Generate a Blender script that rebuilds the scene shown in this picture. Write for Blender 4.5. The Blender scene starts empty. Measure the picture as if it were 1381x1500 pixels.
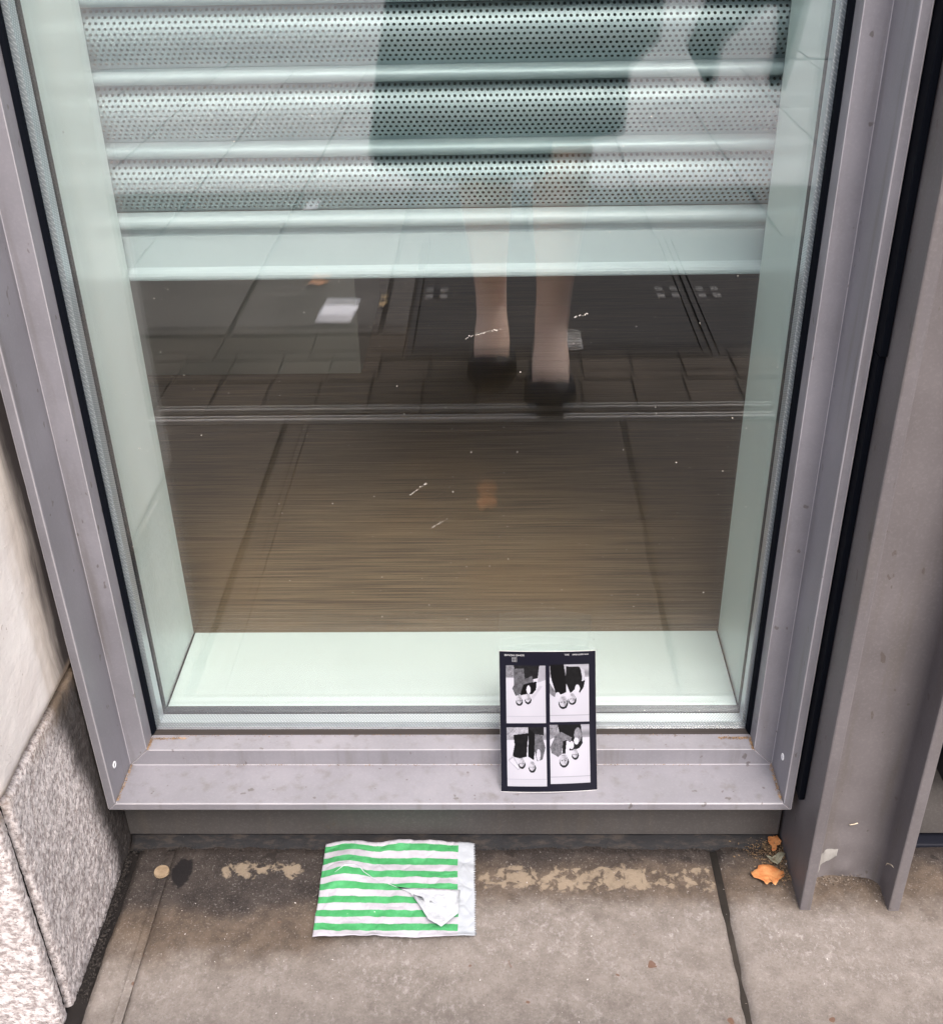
import bpy, bmesh, math, random
import numpy as np
from mathutils import Vector, Matrix, noise as mnoise
random.seed(7); rng = np.random.default_rng(7)
R = math.radians
scene = bpy.context.scene
COL = scene.collection

# ------------------------------------------------------------------ camera
CAM = Vector((0.37123, -0.91585, 0.82668))
YAW, PITCH, ROLL = R(-1.69847), R(31.22524), R(-1.26111)
fwd = Vector((math.sin(YAW)*math.cos(PITCH), math.cos(YAW)*math.cos(PITCH), -math.sin(PITCH)))
rgt = Vector((math.cos(YAW), -math.sin(YAW), 0)); up = rgt.cross(fwd)
r2 = math.cos(ROLL)*rgt + math.sin(ROLL)*up; u2 = -math.sin(ROLL)*rgt + math.cos(ROLL)*up
cd = bpy.data.cameras.new('camera'); cam = bpy.data.objects.new('camera', cd); COL.objects.link(cam)
cd.sensor_fit = 'VERTICAL'; cd.sensor_height = 36; cd.lens = 36*1660.157/1500
cd.clip_start = 0.02; cd.clip_end = 800
m4 = Matrix((r2, u2, -fwd)).transposed().to_4x4(); m4.translation = CAM; cam.matrix_world = m4
scene.camera = cam
# ------------------------------------------------------------------ sky, sun, exposure
SUN_EL, SUN_AZ = R(54), R(164)       # azimuth measured from +Y towards +X: the sun stands over the street
w = bpy.data.worlds.new('World'); scene.world = w; w.use_nodes = True
bgn = w.node_tree.nodes['Background']; sky = w.node_tree.nodes.new('ShaderNodeTexSky')
sky.sky_type = 'NISHITA'; sky.sun_disc = False; sky.sun_elevation = SUN_EL; sky.sun_rotation = SUN_AZ
sky.air_density = 1.0; sky.dust_density = 6.0; sky.ozone_density = 1.2
w.node_tree.links.new(sky.outputs[0], bgn.inputs[0]); bgn.inputs[1].default_value = 0.12
sl = bpy.data.lights.new('sun', 'SUN'); sl.energy = 1.5; sl.angle = R(35); sl.color = (1, .965, .95)
so = bpy.data.objects.new('sun', sl); COL.objects.link(so)
sdir = Vector((math.sin(SUN_AZ)*math.cos(SUN_EL), math.cos(SUN_AZ)*math.cos(SUN_EL), math.sin(SUN_EL)))
so.rotation_euler = sdir.to_track_quat('Z', 'Y').to_euler(); so.location = (0, -3, 6)
vs = scene.view_settings
scene.display_settings.display_device = 'sRGB'; vs.view_transform = 'Standard'; vs.look = 'None'
vs.exposure = 1.3; vs.gamma = 1.0; vs.use_curve_mapping = False
scene.cycles.use_denoising = True; scene.cycles.denoising_input_passes = 'RGB_ALBEDO_NORMAL'; scene.cycles.denoising_prefilter = 'ACCURATE'; scene.cycles.use_adaptive_sampling = False
scene.cycles.max_bounces = 10; scene.cycles.transparent_max_bounces = 40
scene.cycles.glossy_bounces = 6; scene.cycles.diffuse_bounces = 4
scene.cycles.sample_clamp_indirect = 8

W = 0.63; H = 2.1; ZG = -0.12; D1 = 0.036; D2 = 0.176

# ------------------------------------------------------------------ object helpers
def wl(o):
    v = Vector((0, 0, 0))
    while o: v = v + o.location; o = o.parent
    return v
def link(o, parent=None, world=(0, 0, 0)):
    COL.objects.link(o)
    if parent: o.parent = parent; o.location = Vector(world) - wl(parent)
    else: o.location = world
    return o
def tag(o, label=None, cat=None, group=None, kind=None):
    if label: o['label'] = label
    if cat: o['category'] = cat
    if group: o['group'] = group
    if kind: o['kind'] = kind
    return o
def thing(name, loc, label, cat, group=None):
    o = bpy.data.objects.new(name, None); o.empty_display_size = .02
    link(o, None, loc); return tag(o, label, cat, group)
def mesh(name, verts, faces, mat, parent=None, smooth=False, world=(0, 0, 0)):
    me = bpy.data.meshes.new(name); me.from_pydata([tuple(v) for v in verts], [], faces); me.update()
    if mat: me.materials.append(getattr(mat, 'm', mat))
    if smooth: me.polygons.foreach_set('use_smooth', [True]*len(me.polygons))
    return link(bpy.data.objects.new(name, me), parent, world)
def fin(name, bm, mat, parent=None, smooth=False, world=(0, 0, 0)):
    bmesh.ops.recalc_face_normals(bm, faces=bm.faces)
    me = bpy.data.meshes.new(name); bm.to_mesh(me); bm.free()
    if mat: me.materials.append(getattr(mat, 'm', mat))
    if smooth: me.polygons.foreach_set('use_smooth', [True]*len(me.polygons))
    return link(bpy.data.objects.new(name, me), parent, world)
def bmbox(bm, x0, x1, y0, y1, z0, z1):
    v = [bm.verts.new(p) for p in ((x0,y0,z0),(x1,y0,z0),(x1,y1,z0),(x0,y1,z0),(x0,y0,z1),(x1,y0,z1),(x1,y1,z1),(x0,y1,z1))]
    for f in ((0,3,2,1),(4,5,6,7),(0,1,5,4),(1,2,6,5),(2,3,7,6),(3,0,4,7)): bm.faces.new([v[i] for i in f])
    return v
def box(name, x0, x1, y0, y1, z0, z1, mat, parent=None, bev=0.0, seg=2):
    bm = bmesh.new(); bmbox(bm, x0, x1, y0, y1, z0, z1)
    if bev: bmesh.ops.bevel(bm, geom=bm.edges[:], offset=bev, segments=seg, affect='EDGES', profile=.5)
    return fin(name, bm, mat, parent)
def bevmod(o, wd, seg=2):
    m = o.modifiers.new('b', 'BEVEL'); m.width = wd; m.segments = seg; m.limit_method = 'ANGLE'; m.angle_limit = R(35)
    return o
def rough_box(name, lo, hi, r, step, amp, mat, parent, fn, dense='XyZ'):
    """rounded block; the listed faces are dense grids pushed in and out by fn(p)"""
    lo, hi = Vector(lo), Vector(hi); bm = bmesh.new()
    for ax in range(3):
        for s in (0, 1):
            ch = 'xyz'[ax] if s == 0 else 'XYZ'[ax]
            a, b = [(1,2),(2,0),(0,1)][ax]
            na = max(2, int((hi[a]-lo[a])/step)) if ch in dense else 2
            nb = max(2, int((hi[b]-lo[b])/step)) if ch in dense else 2
            g = []
            for i in range(na+1):
                row = []
                for j in range(nb+1):
                    p = Vector((0,0,0)); p[ax] = hi[ax] if s else lo[ax]
                    p[a] = lo[a]+(hi[a]-lo[a])*i/na; p[b] = lo[b]+(hi[b]-lo[b])*j/nb
                    row.append(bm.verts.new(p))
                g.append(row)
            for i in range(na):
                for j in range(nb): bm.faces.new((g[i][j], g[i+1][j], g[i+1][j+1], g[i][j+1]))
    bmesh.ops.remove_doubles(bm, verts=bm.verts, dist=1e-5)
    for v in bm.verts:
        c = Vector([min(max(v.co[k], lo[k]+r), hi[k]-r) for k in range(3)])
        d = v.co-c; n = d.normalized()
        v.co = c + n*(r + amp*fn(v.co))
    return fin(name, bm, mat, parent, True)
def sweep(pts, rad, n=8, bm=None, closed_ends=True):
    """tube through points, rad a number or list"""
    own = bm is None; bm = bm or bmesh.new(); rings = []
    P = [Vector(p) for p in pts]; rad = rad if hasattr(rad, '__len__') else [rad]*len(P)
    for i, p in enumerate(P):
        t = (P[min(i+1, len(P)-1)]-P[max(i-1, 0)]).normalized()
        a = t.orthogonal().normalized() if i == 0 else (pa - t*pa.dot(t)).normalized()
        pa = a; b = t.cross(a)
        rings.append([bm.verts.new(p+rad[i]*(math.cos(2*math.pi*k/n)*a+math.sin(2*math.pi*k/n)*b)) for k in range(n)])
    for A, B in zip(rings, rings[1:]):
        for k in range(n): bm.faces.new((A[k], A[(k+1) % n], B[(k+1) % n], B[k]))
    if closed_ends: bm.faces.new(rings[0][::-1]); bm.faces.new(rings[-1])
    return bm

# ------------------------------------------------------------------ material helpers
class MT:
    def __init__(s, name, color=(.5,.5,.5), rough=.6, metal=0.0, spec=.5):
        s.m = bpy.data.materials.new(name); s.m.use_nodes = True; s.nt = s.m.node_tree
        s.b = s.nt.nodes['Principled BSDF']
        s.b.inputs['Base Color'].default_value = (*color, 1); s.b.inputs['Roughness'].default_value = rough
        s.b.inputs['Metallic'].default_value = metal; s.b.inputs['Specular IOR Level'].default_value = spec
    def n(s, t, ins=None, **props):
        nd = s.nt.nodes.new('ShaderNode'+t)
        for k, v in props.items(): setattr(nd, k, v)
        for k, v in (ins or {}).items(): s.put(nd.inputs[k], v)
        return nd
    def put(s, sock, v):
        if isinstance(v, bpy.types.NodeSocket): s.nt.links.new(v, sock)
        elif isinstance(v, tuple) and len(v) == 3 and sock.type == 'RGBA': sock.default_value = (*v, 1)
        else: sock.default_value = v
    def pos(s): return s.n('NewGeometry').outputs['Position']
    def objc(s): return s.n('TexCoord').outputs['Object']
    def mapv(s, v, scale=(1,1,1), rot=(0,0,0), loc=(0,0,0)):
        return s.n('Mapping', {'Vector': v, 'Scale': scale, 'Rotation': rot, 'Location': loc}).outputs[0]
    def noise(s, v, scale, detail=4, rough=.6, dist=0.0):
        return s.n('TexNoise', {'Vector': v, 'Scale': scale, 'Detail': detail, 'Roughness': rough, 'Distortion': dist}).outputs['Fac']
    def vor(s, v, scale, feature='F1'):
        return s.n('TexVoronoi', {'Vector': v, 'Scale': scale}, feature=feature).outputs['Distance']
    def ramp(s, f, a, b, c=0.0, d=1.0, smooth=True):
        return s.n('MapRange', {'Value': f, 'From Min': a, 'From Max': b, 'To Min': c, 'To Max': d},
                   interpolation_type='SMOOTHSTEP' if smooth else 'LINEAR').outputs[0]
    def mix(s, f, a, b, blend='MIX'):
        nd = s.n('Mix', None, data_type='RGBA', blend_type=blend)
        s.put(nd.inputs[0], f); s.put(nd.inputs[6], a); s.put(nd.inputs[7], b); return nd.outputs[2]
    def math(s, op, a, b=0.0):
        nd = s.n('Math', None, operation=op); s.put(nd.inputs[0], a); s.put(nd.inputs[1], b); return nd.outputs[0]
    def xyz(s, v):
        nd = s.n('SeparateXYZ', {0: v}); return nd.outputs[0], nd.outputs[1], nd.outputs[2]
    def col(s, v): s.put(s.b.inputs['Base Color'], v); return s
    def ro(s, v): s.put(s.b.inputs['Roughness'], v); return s
    def bump(s, h, strength=.3, dist=.002):
        nd = s.n('Bump', {'Height': h, 'Strength': strength, 'Distance': dist})
        s.nt.links.new(nd.outputs[0], s.b.inputs['Normal']); return s

def m_paint(name, c, dirt=(.10,.085,.07), amount=.35, rough=.42):
    t = MT(name, c, rough); p = t.pos()
    big = t.noise(p, 9, 5, .65); streak = t.noise(t.mapv(p, (60, 60, 5)), 1, 4, .6); fine = t.noise(p, 420, 3, .6)
    c1 = t.mix(t.ramp(big, .3, .75), tuple(x*.88 for x in c), tuple(min(1, x*1.10) for x in c))
    c1 = t.mix(t.math('MULTIPLY', t.ramp(streak, .5, .8), amount), c1, dirt)
    spk = t.ramp(t.noise(t.mapv(p, (1, 1, .6)), 95, 2, .5), .705, .735)
    c1 = t.mix(t.math('MULTIPLY', spk, .6), c1, (.07, .055, .045))
    c1 = t.mix(t.math('MULTIPLY', t.ramp(fine, .45, .8), .05), c1, (.62, .60, .60))
    t.col(c1); t.ro(t.ramp(big, .2, .8, rough-.06, rough+.16)); t.bump(fine, .12, .0006); return t
PAINT = m_paint('frame_paint', (.208, .202, .226), amount=.5)
PAINT2 = m_paint('column_paint', (.128, .116, .121), amount=.55, rough=.5)
PLIN = m_paint('base_panel_paint', (.072, .066, .064), amount=.5, rough=.55)
BLACK = MT('rubber_black', (.003, .004, .007), .7, 0, .06)
NAVY = MT('dark_painted_steel', (.010, .011, .017), .5, 0, .2)
GAP = MT('dirty_gap', (.008, .007, .007), .95, 0, .1)

def m_mint():
    t = MT('mint_board', (.74, .80, .775), .3); p = t.pos()
    t.col(t.mix(t.ramp(t.noise(p, 7, 4, .6), .3, .75), (.77, .87, .835), (.81, .91, .875)))
    x, y, z = t.xyz(p)
    f = t.ramp(t.noise(p, 190, 2, .5), .745, .765)
    t.col(t.mix(t.math('MULTIPLY', f, .5), t.b.inputs['Base Color'].links[0].from_socket, (.2, .2, .18)))
    return t
MINT = m_mint()
def m_glass():
    m = bpy.data.materials.new('window_glass'); m.use_nodes = True; nt = m.node_tree; nt.nodes.clear()
    t = MT.__new__(MT); t.m = m; t.nt = nt
    out = t.n('OutputMaterial'); g = t.n('NewGeometry')
    dot = t.n('VectorMath', None, operation='DOT_PRODUCT'); nt.links.new(g.outputs['Incoming'], dot.inputs[0]); nt.links.new(g.outputs['Normal'], dot.inputs[1])
    c = t.math('ABSOLUTE', dot.outputs['Value']); k = t.math('POWER', t.math('SUBTRACT', 1.0, c), 5.0)
    f = t.math('ADD', .083, t.math('MULTIPLY', k, .917))
    tr = t.n('BsdfTransparent', {'Color': (.985, .995, .993)})
    gl = t.n('BsdfGlossy', {'Color': (1, 1, 1), 'Roughness': 0.0})
    mx = t.n('MixShader'); nt.links.new(f, mx.inputs[0]); nt.links.new(tr.outputs[0], mx.inputs[1]); nt.links.new(gl.outputs[0], mx.inputs[2])
    nt.links.new(mx.outputs[0], out.inputs[0]); return t
GLASS = m_glass()
def m_spacer():
    t = MT('spacer_aluminium', (.62, .67, .70), .35, .6); p = t.pos(); x, y, z = t.xyz(p)
    # rows of small punched holes, a fine pattern on the bar
    def dots(a): return t.math('SINE', t.math('MULTIPLY', a, 2*math.pi/.0032))
    d = t.math('MULTIPLY', dots(t.math('ADD', x, z)), t.math('SINE', t.math('MULTIPLY', t.math('ADD', y, t.math('MULTIPLY', z, .5)), 2*math.pi/.0045)))
    t.col(t.mix(t.ramp(d, .25, .5), (.50, .56, .60), (.84, .88, .90))); return t
SPACER = m_spacer()
def m_slat():
    t = MT('shutter_metal', (.50, .54, .545), .4, .15, .4); p = t.pos()
    t.col(t.mix(t.ramp(t.noise(t.mapv(p, (6, 30, 30)), 1, 4, .6), .3, .7), (.31, .39, .40), (.38, .455, .465))); return t
SLAT = m_slat()
def m_floor():
    t = MT('wood_floor', (.2, .14, .08), .45); p = t.pos()
    a = t.noise(t.mapv(p, (6, 620, 6)), 1, 5, .65); b = t.noise(t.mapv(p, (2, 60, 2)), 1, 4, .6); c = t.noise(p, 5, 3, .5)
    c1 = t.mix(t.ramp(a, .33, .68), (.080, .056, .035), (.330, .240, .150))
    c1 = t.mix(t.math('MULTIPLY', t.ramp(b, .5, .75), .6), c1, (.075, .047, .025))
    c1 = t.mix(t.math('MULTIPLY', t.ramp(c, .45, .7), .4), c1, (.23, .145, .072))
    t.col(c1); t.bump(a, .2, .001); return t
WOOD = m_floor()
def m_slab():
    """the stained stone in front of the window: dirt washed up against the wall, pale worn stone further out"""
    t = MT('window_slab_stone', (.4, .37, .34), .85, 0, .2); p = t.pos(); x, y, z = t.xyz(p)
    n1 = t.noise(p, 14, 6, .65, .4); n2 = t.noise(p, 48, 8, .78); n3 = t.noise(p, 420, 3, .7); n4 = t.noise(t.mapv(p, (170, 120, 10), (0, 0, R(32))), 1, 7, .75, .25)
    d = t.math('MULTIPLY', t.math('ADD', y, .047), -1.0)                    # metres from the wall
    lx = t.ramp(x, .10, .38, .070, .0)                                       # the dirt reaches further out at the left
    dd = t.math('SUBTRACT', t.math('ADD', d, t.math('MULTIPLY', t.math('SUBTRACT', n1, .5), .085)), lx)
    pale = t.mix(t.ramp(n2, .25, .8), (.150, .129, .114), (.255, .226, .206))
    pale = t.mix(t.math('MULTIPLY', t.math('MULTIPLY', t.ramp(n4, .50, .66), t.ramp(n1, .40, .62)), .55), pale, (.40, .37, .355))
    brown = t.mix(t.ramp(n2, .3, .75), (.060, .045, .035), (.140, .108, .083))
    dark = t.mix(t.ramp(n2, .3, .75), (.022, .018, .017), (.060, .050, .045))
    c = t.mix(t.ramp(dd, .012, .05), dark, brown)
    c = t.mix(t.ramp(dd, .058, .108), c, pale)
    c = t.mix(t.math('MULTIPLY', t.ramp(n3, .55, .75), .35), c, (.42, .39, .375))
    c = t.mix(t.math('MULTIPLY', t.ramp(n3, .45, .30), .45), c, (.10, .085, .075))
    far = t.mix(t.ramp(n2, .3, .75), (.045, .037, .032), (.085, .071, .061))
    c = t.mix(t.math('MULTIPLY', t.ramp(t.math('ADD', d, t.math('MULTIPLY', n1, .12)), .22, .40), .95), c, far)
    # pale dried tide marks in a band along the wall
    pat = t.math('SUBTRACT', t.math('ADD', t.noise(t.mapv(p, (1, 1.0, 1)), 100, 6, .55, .5), t.math('MULTIPLY', t.noise(p, 21, 2), .55)), .275)
    def band(c0, w0): return t.ramp(t.math('ABSOLUTE', t.math('SUBTRACT', d, c0)), w0*1.25, w0*.1)
    xr = t.ramp(t.math('ABSOLUTE', t.math('SUBTRACT', x, .470)), .150, .115); xl = t.ramp(t.math('ABSOLUTE', t.math('SUBTRACT', x, .115)), .07, .03)
    bb = t.math('MAXIMUM', t.math('MULTIPLY', xr, band(.050, .034)), t.math('MULTIPLY', xl, band(.040, .024)))
    sp = t.math('MULTIPLY', t.ramp(t.math('MULTIPLY', pat, bb), .40, .52), t.ramp(n2, .20, .50))
    c = t.mix(t.math('MULTIPLY', sp, .68), c, t.mix(n2, (.24, .185, .13), (.36, .295, .22)))
    # black wet patches near the wall and a few rust brown spots
    wet = t.math('MULTIPLY', t.ramp(t.noise(p, 34, 3, .5, .8), .60, .63), t.ramp(d, .036, .018))
    c = t.mix(t.math('MULTIPLY', wet, .85), c, (.018, .015, .014))
    bx_, by_ = t.math('SUBTRACT', x, .031), t.math('SUBTRACT', y, -.091)
    bl = t.math('SQRT', t.math('ADD', t.math('MULTIPLY', bx_, bx_), t.math('MULTIPLY', t.math('MULTIPLY', by_, by_), .35)))
    bl = t.math('ADD', bl, t.math('MULTIPLY', t.math('SUBTRACT', t.noise(p, 120, 3, .6), .5), .012))
    c = t.mix(t.math('MULTIPLY', t.ramp(bl, .0120, .0095), .93), c, (.010, .009, .010))
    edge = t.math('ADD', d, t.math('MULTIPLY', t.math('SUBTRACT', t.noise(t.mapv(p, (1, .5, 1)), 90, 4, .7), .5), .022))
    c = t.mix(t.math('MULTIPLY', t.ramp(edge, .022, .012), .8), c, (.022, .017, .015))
    rust = t.math('MULTIPLY', t.ramp(t.noise(p, 55, 1, .4), .755, .775), t.ramp(d, .08, .12))
    c = t.mix(t.math('MULTIPLY', rust, .8), c, (.13, .065, .04))
    t.col(c); t.ro(t.ramp(n2, .2, .8, .72, .95)); t.bump(t.math('ADD', n2, t.math('MULTIPLY', n3, .5)), .55, .0022); return t
WSLAB = m_slab()
def m_pave(name, a, b):
    t = MT(name, a, .8, 0, .2); p = t.pos(); oi = t.n('ObjectInfo').outputs['Random']
    n1 = t.noise(p, 6, 5, .65); n2 = t.noise(p, 60, 4, .7)
    c = t.mix(t.ramp(n1, .3, .7), a, b); c = t.mix(t.math('MULTIPLY', oi, .45), c, tuple(v*.55 for v in a))
    c = t.mix(t.math('MULTIPLY', t.ramp(n2, .55, .75), .3), c, tuple(min(1, v*1.5) for v in b))
    t.col(c); t.bump(n2, .3, .002); return t
PAVE = m_pave('york_stone', (.055, .048, .045), (.10, .09, .084))
PAVEL = m_pave('pale_paving_stone', (.27, .26, .26), (.35, .34, .34))
SETT = m_pave('sett_stone', (.034, .026, .020), (.068, .053, .042))
MORTAR = m_pave('joint_mortar', (.012, .010, .010), (.028, .024, .022))
ASPH = m_pave('asphalt', (.20, .20, .205), (.28, .28, .285))
IRON = m_pave('cast_iron_cover', (.018, .016, .017), (.030, .027, .028))
def m_granite():
    t = MT('rough_granite', (.5, .46, .44), .9, 0, .15); p = t.pos(); x, y, z = t.xyz(p)
    pd = t.mapv(p, (150, 300, 170), (R(38), 0, 0))
    a = t.noise(pd, 1, 4, .65); b = t.noise(p, 330, 3, .65); c = t.noise(p, 12, 4, .6)
    k = t.mix(t.ramp(a, .36, .62), (.33, .285, .275), (.74, .68, .67))
    k = t.mix(t.math('MULTIPLY', t.ramp(b, .60, .68), .6), k, (.74, .70, .69))
    k = t.mix(t.math('MULTIPLY', t.ramp(b, .40, .34), .65), k, (.09, .075, .07))
    # black soot plus painted corner shade beside the window frame, tapering downwards
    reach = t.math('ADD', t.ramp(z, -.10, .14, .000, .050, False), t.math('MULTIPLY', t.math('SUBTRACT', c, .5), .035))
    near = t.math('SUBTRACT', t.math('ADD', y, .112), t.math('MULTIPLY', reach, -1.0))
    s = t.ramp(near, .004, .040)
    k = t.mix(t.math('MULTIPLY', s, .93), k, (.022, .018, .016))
    tan = t.math('MULTIPLY', t.ramp(z, .115, .148), t.ramp(c, .4, .6))
    k = t.mix(t.math('MULTIPLY', tan, .6), k, (.26, .19, .13))
    t.col(k); t.bump(t.math('ADD', a, t.math('MULTIPLY', b, .6)), .6, .003); return t
GRAN = m_granite()
def m_cream():
    t = MT('smooth_limestone', (.72, .66, .62), .85, 0, .15); p = t.pos(); x, y, z = t.xyz(p)
    a = t.noise(p, 16, 5, .65); b = t.noise(p, 160, 4, .65); v = t.noise(t.mapv(p, (40, 60, 8)), 1, 4, .6, .5)
    k = t.mix(t.ramp(a, .3, .7), (.76, .70, .67), (.86, .81, .78))
    k = t.mix(t.math('MULTIPLY', t.ramp(b, .68, .74), .7), k, (.33, .24, .19))
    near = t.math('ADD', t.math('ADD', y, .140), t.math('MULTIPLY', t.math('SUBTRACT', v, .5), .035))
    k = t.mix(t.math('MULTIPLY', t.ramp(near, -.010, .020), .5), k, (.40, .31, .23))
    k = t.mix(t.math('MULTIPLY', t.ramp(near, .010, .048), .97), k, (.016, .012, .012))  # soot and the frame lip's shade, both put into the stone colour
    k = t.mix(t.math('MULTIPLY', t.ramp(z, .168, .156), .7), k, (.34, .25, .18))
    t.col(k); t.bump(t.math('ADD', b, a), .35, .002); return t
CREAM = m_cream()
STEEL = MT('bright_steel', (.93, .91, .89), .5, .0)
WHITEP = MT('white_paper', (.80, .80, .84), .8)

# ================================================================== SETTING
# ground sheet, road, pavement -------------------------------------------------
bm = bmesh.new(); bmesh.ops.create_grid(bm, x_segments=2, y_segments=2, size=300)
g = fin('ground', bm, ASPH, None, world=(0, 0, ZG-.16)); tag(g, kind='structure')
pav = box('pavement', -14, 14, -4.9, -.02, ZG-.14, ZG-.006, MORTAR); tag(pav, kind='structure')
def slab(x0, x1, y0, y1, mat, name='paving_slab', gap=.0035, top=0.0, parent=None, bev=.003):
    dz = random.uniform(-.0015, .0015)
    o = box(name, x0+gap, x1-gap, y0+gap, y1-gap, ZG-.05, ZG+top+dz*(mat is not WSLAB), mat, parent or pav, bev)
    return o
# the band of big stone directly under the window
jR, jL, yF = .597, .012, -.965
def bigslab(x0, x1):
    bm = bmesh.new(); g0 = .0024
    nx, ny = max(4, int((x1-x0)/.007)), int(.92/.007)
    g = [[bm.verts.new((x0+g0+(x1-x0-2*g0)*i/nx, yF+.005+(-.03-yF-.008)*j/ny, ZG)) for j in range(ny+1)] for i in range(nx+1)]
    for i in range(nx):
        for j in range(ny): bm.faces.new((g[i][j], g[i+1][j], g[i+1][j+1], g[i][j+1]))
    for v in bm.verts:
        if v.co.x < x0+.02 or v.co.x > x1-.02: v.co.x += .0016*mnoise.noise(Vector((x0*9, v.co.y*40, 5)))+.0009*mnoise.noise(Vector((x1*9, v.co.y*160, 5)))
        e = min(v.co.x-x0-g0, x1-g0-v.co.x, v.co.y-yF-.005)
        v.co.z += .0022*mnoise.noise(v.co*9) + .0008*mnoise.noise(v.co*45) - .003*max(0, 1-e/.006)
    r = bmesh.ops.extrude_face_region(bm, geom=bm.faces[:])
    for v in [e for e in r['geom'] if isinstance(e, bmesh.types.BMVert)]: v.co.z = ZG-.05
    return fin('paving_slab', bm, WSLAB, pav, True)
for a, b in ((-.025, jL), (jL, jR), (jR, 1.22), (1.22, 1.9)): bigslab(a, b)
JF = m_pave('joint_filler', (.008, .007, .006), (.045, .037, .031))
for x in (jL, jR): box('joint_filler', x-.0040, x+.0040, yF, -.06, ZG-.04, ZG-(.0018 if x > .3 else .0006), JF if x > .3 else WSLAB, pav)
for k in range(5): slab(1.9+k*.62, 2.52+k*.62, yF, -.05, WSLAB)
for k in range(5): slab(-.648-k*.62, -.028-k*.62, yF, -.27, WSLAB)
# rows of small setts, then long slabs
for row, (ya, yb) in enumerate(((-1.145, -.994), (-1.252, -1.149))):
    for k in range(-12, 22):
        x = .632+.1025*k+(.0 if row == 0 else .008)
        if row == 1 or x > -2: slab(x, x+.1025, ya, yb, SETT, 'sett', .0018)
for k in range(-9, 2):
    x = -.025+.2*k
    slab(x, min(x+.2, .172), -1.388, -1.256, SETT, 'sett', .0018)
ys = [-1.392, -2.52, -3.62, -4.6]
for j in range(3):
    for k in range(-10, 12):
        x = .112+.335*k
        y0, y1 = ys[j+1], ys[j]
        if j == 0 and x > .1 and x < 1.4: y1 = -2.03
        if j == 0 and k == -0: pass
        off = 0
        slab(x+off, x+off+.335, y0, y1, PAVE if j == 0 else PAVEL, gap=.006 if j == 0 else .0032)
for x0, x1 in ((1.47, 1.8), (1.8, 2.13), (2.13, 2.46)): slab(x0, x1, -1.388, -1.256, SETT, 'sett', .0018)
slab(.112, .172, -2.03, -1.392, PAVE)
for k in range(-10, 10): slab(k*.9, k*.9+.9, -4.85, -4.62, PAVEL, 'kerb_stone', .004, .0)
box('joint_filler', -3.4, 4.2, -4.61, -2.515, ZG-.03, ZG-.0035, m_pave('pale_joint_filler', (.13, .125, .122), (.18, .174, .17)), pav)
box('joint_filler', -3.4, 4.2, -1.39, -.99, ZG-.03, ZG-.0035, m_pave('dark_joint_filler', (.014, .011, .010), (.026, .021, .018)), pav)
# steel access covers the person stands on ------------------------------------
KEYM = MT('worn_iron', (.16, .15, .15), .5)
def cover(x0, x1, y0, y1, label, keys, ring=None):
    t = thing('access_cover', ((x0+x1)/2, (y0+y1)/2, ZG), label, 'access cover', 'access covers in the pavement')
    e = .012
    for n, (a, b, c, d) in enumerate(((x0, x0+e, y0, y1), (x1-e, x1, y0, y1), (x0+e+.0005, x1-e-.0005, y0, y0+e), (x0+e+.0005, x1-e-.0005, y1-e, y1))):
        box('frame_bar', a, b, c, d, ZG-.04, ZG+.001, IRON.m, t, .001)
    box('plate', x0+e+.003, x1-e-.003, y0+e+.003, y1-e-.003, ZG-.03, ZG+.0015, IRON.m, t, .001)
    for (kx, ky) in keys:
        p = box('key_pocket', kx-.026, kx+.026, ky-.010, ky+.010, ZG+.0015, ZG+.0028, KEYM, t, .0008)
        box('keyhole', kx-.008, kx+.008, ky-.010, ky+.010, ZG+.0028, ZG+.0036, BLACK.m, p)
    if ring:
        for dy in (0, -.028):
            pts = [(ring[0]+.016*math.cos(a), ring[1]+dy+.011*math.sin(a), ZG+.004) for a in np.linspace(0, 2*math.pi, 21)]
            fin('lifting_ring', sweep(pts, .0022, 6), STEEL.m, t, True)
    return t
cover(.176, .806, -2.025, -1.262, 'dark iron cover under the feet with a figure-eight ring, seen reflected', [(.225, -1.612), (.765, -1.602)], (.530, -1.300))
cover(.812, 1.462, -2.025, -1.245, 'dark iron cover right of the feet without a ring, seen reflected', [(.860, -1.600)])
st = box('steel_strip', -.42, .882, -.9830, -.9775, ZG-.02, ZG+.003, STEEL.m, None, .001); tag(st, 'thin bright steel strip let into the pavement by the toes, seen reflected', 'metal strip')

# ================================================================== BUILDING
# stone pier at the left -------------------------------------------------------
pier = thing('stone_pier', (-.15, -.1, ZG), 'pale stone pier left of the window, rough granite below smooth limestone', 'pier')
PX = -.0365
def gfn(p): return .55*mnoise.noise(Vector((p.x*60, (p.y*.79-p.z*.61)*240, (p.y*.61+p.z*.79)*130))) + .6*mnoise.noise(p*38) + .4*mnoise.noise(p*260)
def cfn(p): return .7*mnoise.noise(p*18) + .35*mnoise.noise(p*90)
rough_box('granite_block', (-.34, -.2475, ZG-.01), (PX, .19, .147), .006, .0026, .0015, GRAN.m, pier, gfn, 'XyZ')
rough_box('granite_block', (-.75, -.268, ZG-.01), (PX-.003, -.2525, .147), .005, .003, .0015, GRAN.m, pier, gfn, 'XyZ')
box('joint_mortar', -.33, PX-.007, -.256, -.244, ZG, .14, GAP, pier)
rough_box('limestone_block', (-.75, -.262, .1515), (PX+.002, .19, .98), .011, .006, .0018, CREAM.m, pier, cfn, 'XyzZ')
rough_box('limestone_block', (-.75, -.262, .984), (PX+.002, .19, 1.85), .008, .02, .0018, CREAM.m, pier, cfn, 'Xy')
rough_box('limestone_block', (-.75, -.262, 1.854), (PX+.002, .19, 2.75), .008, .02, .0018, CREAM.m, pier, cfn, 'Xy')
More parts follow.
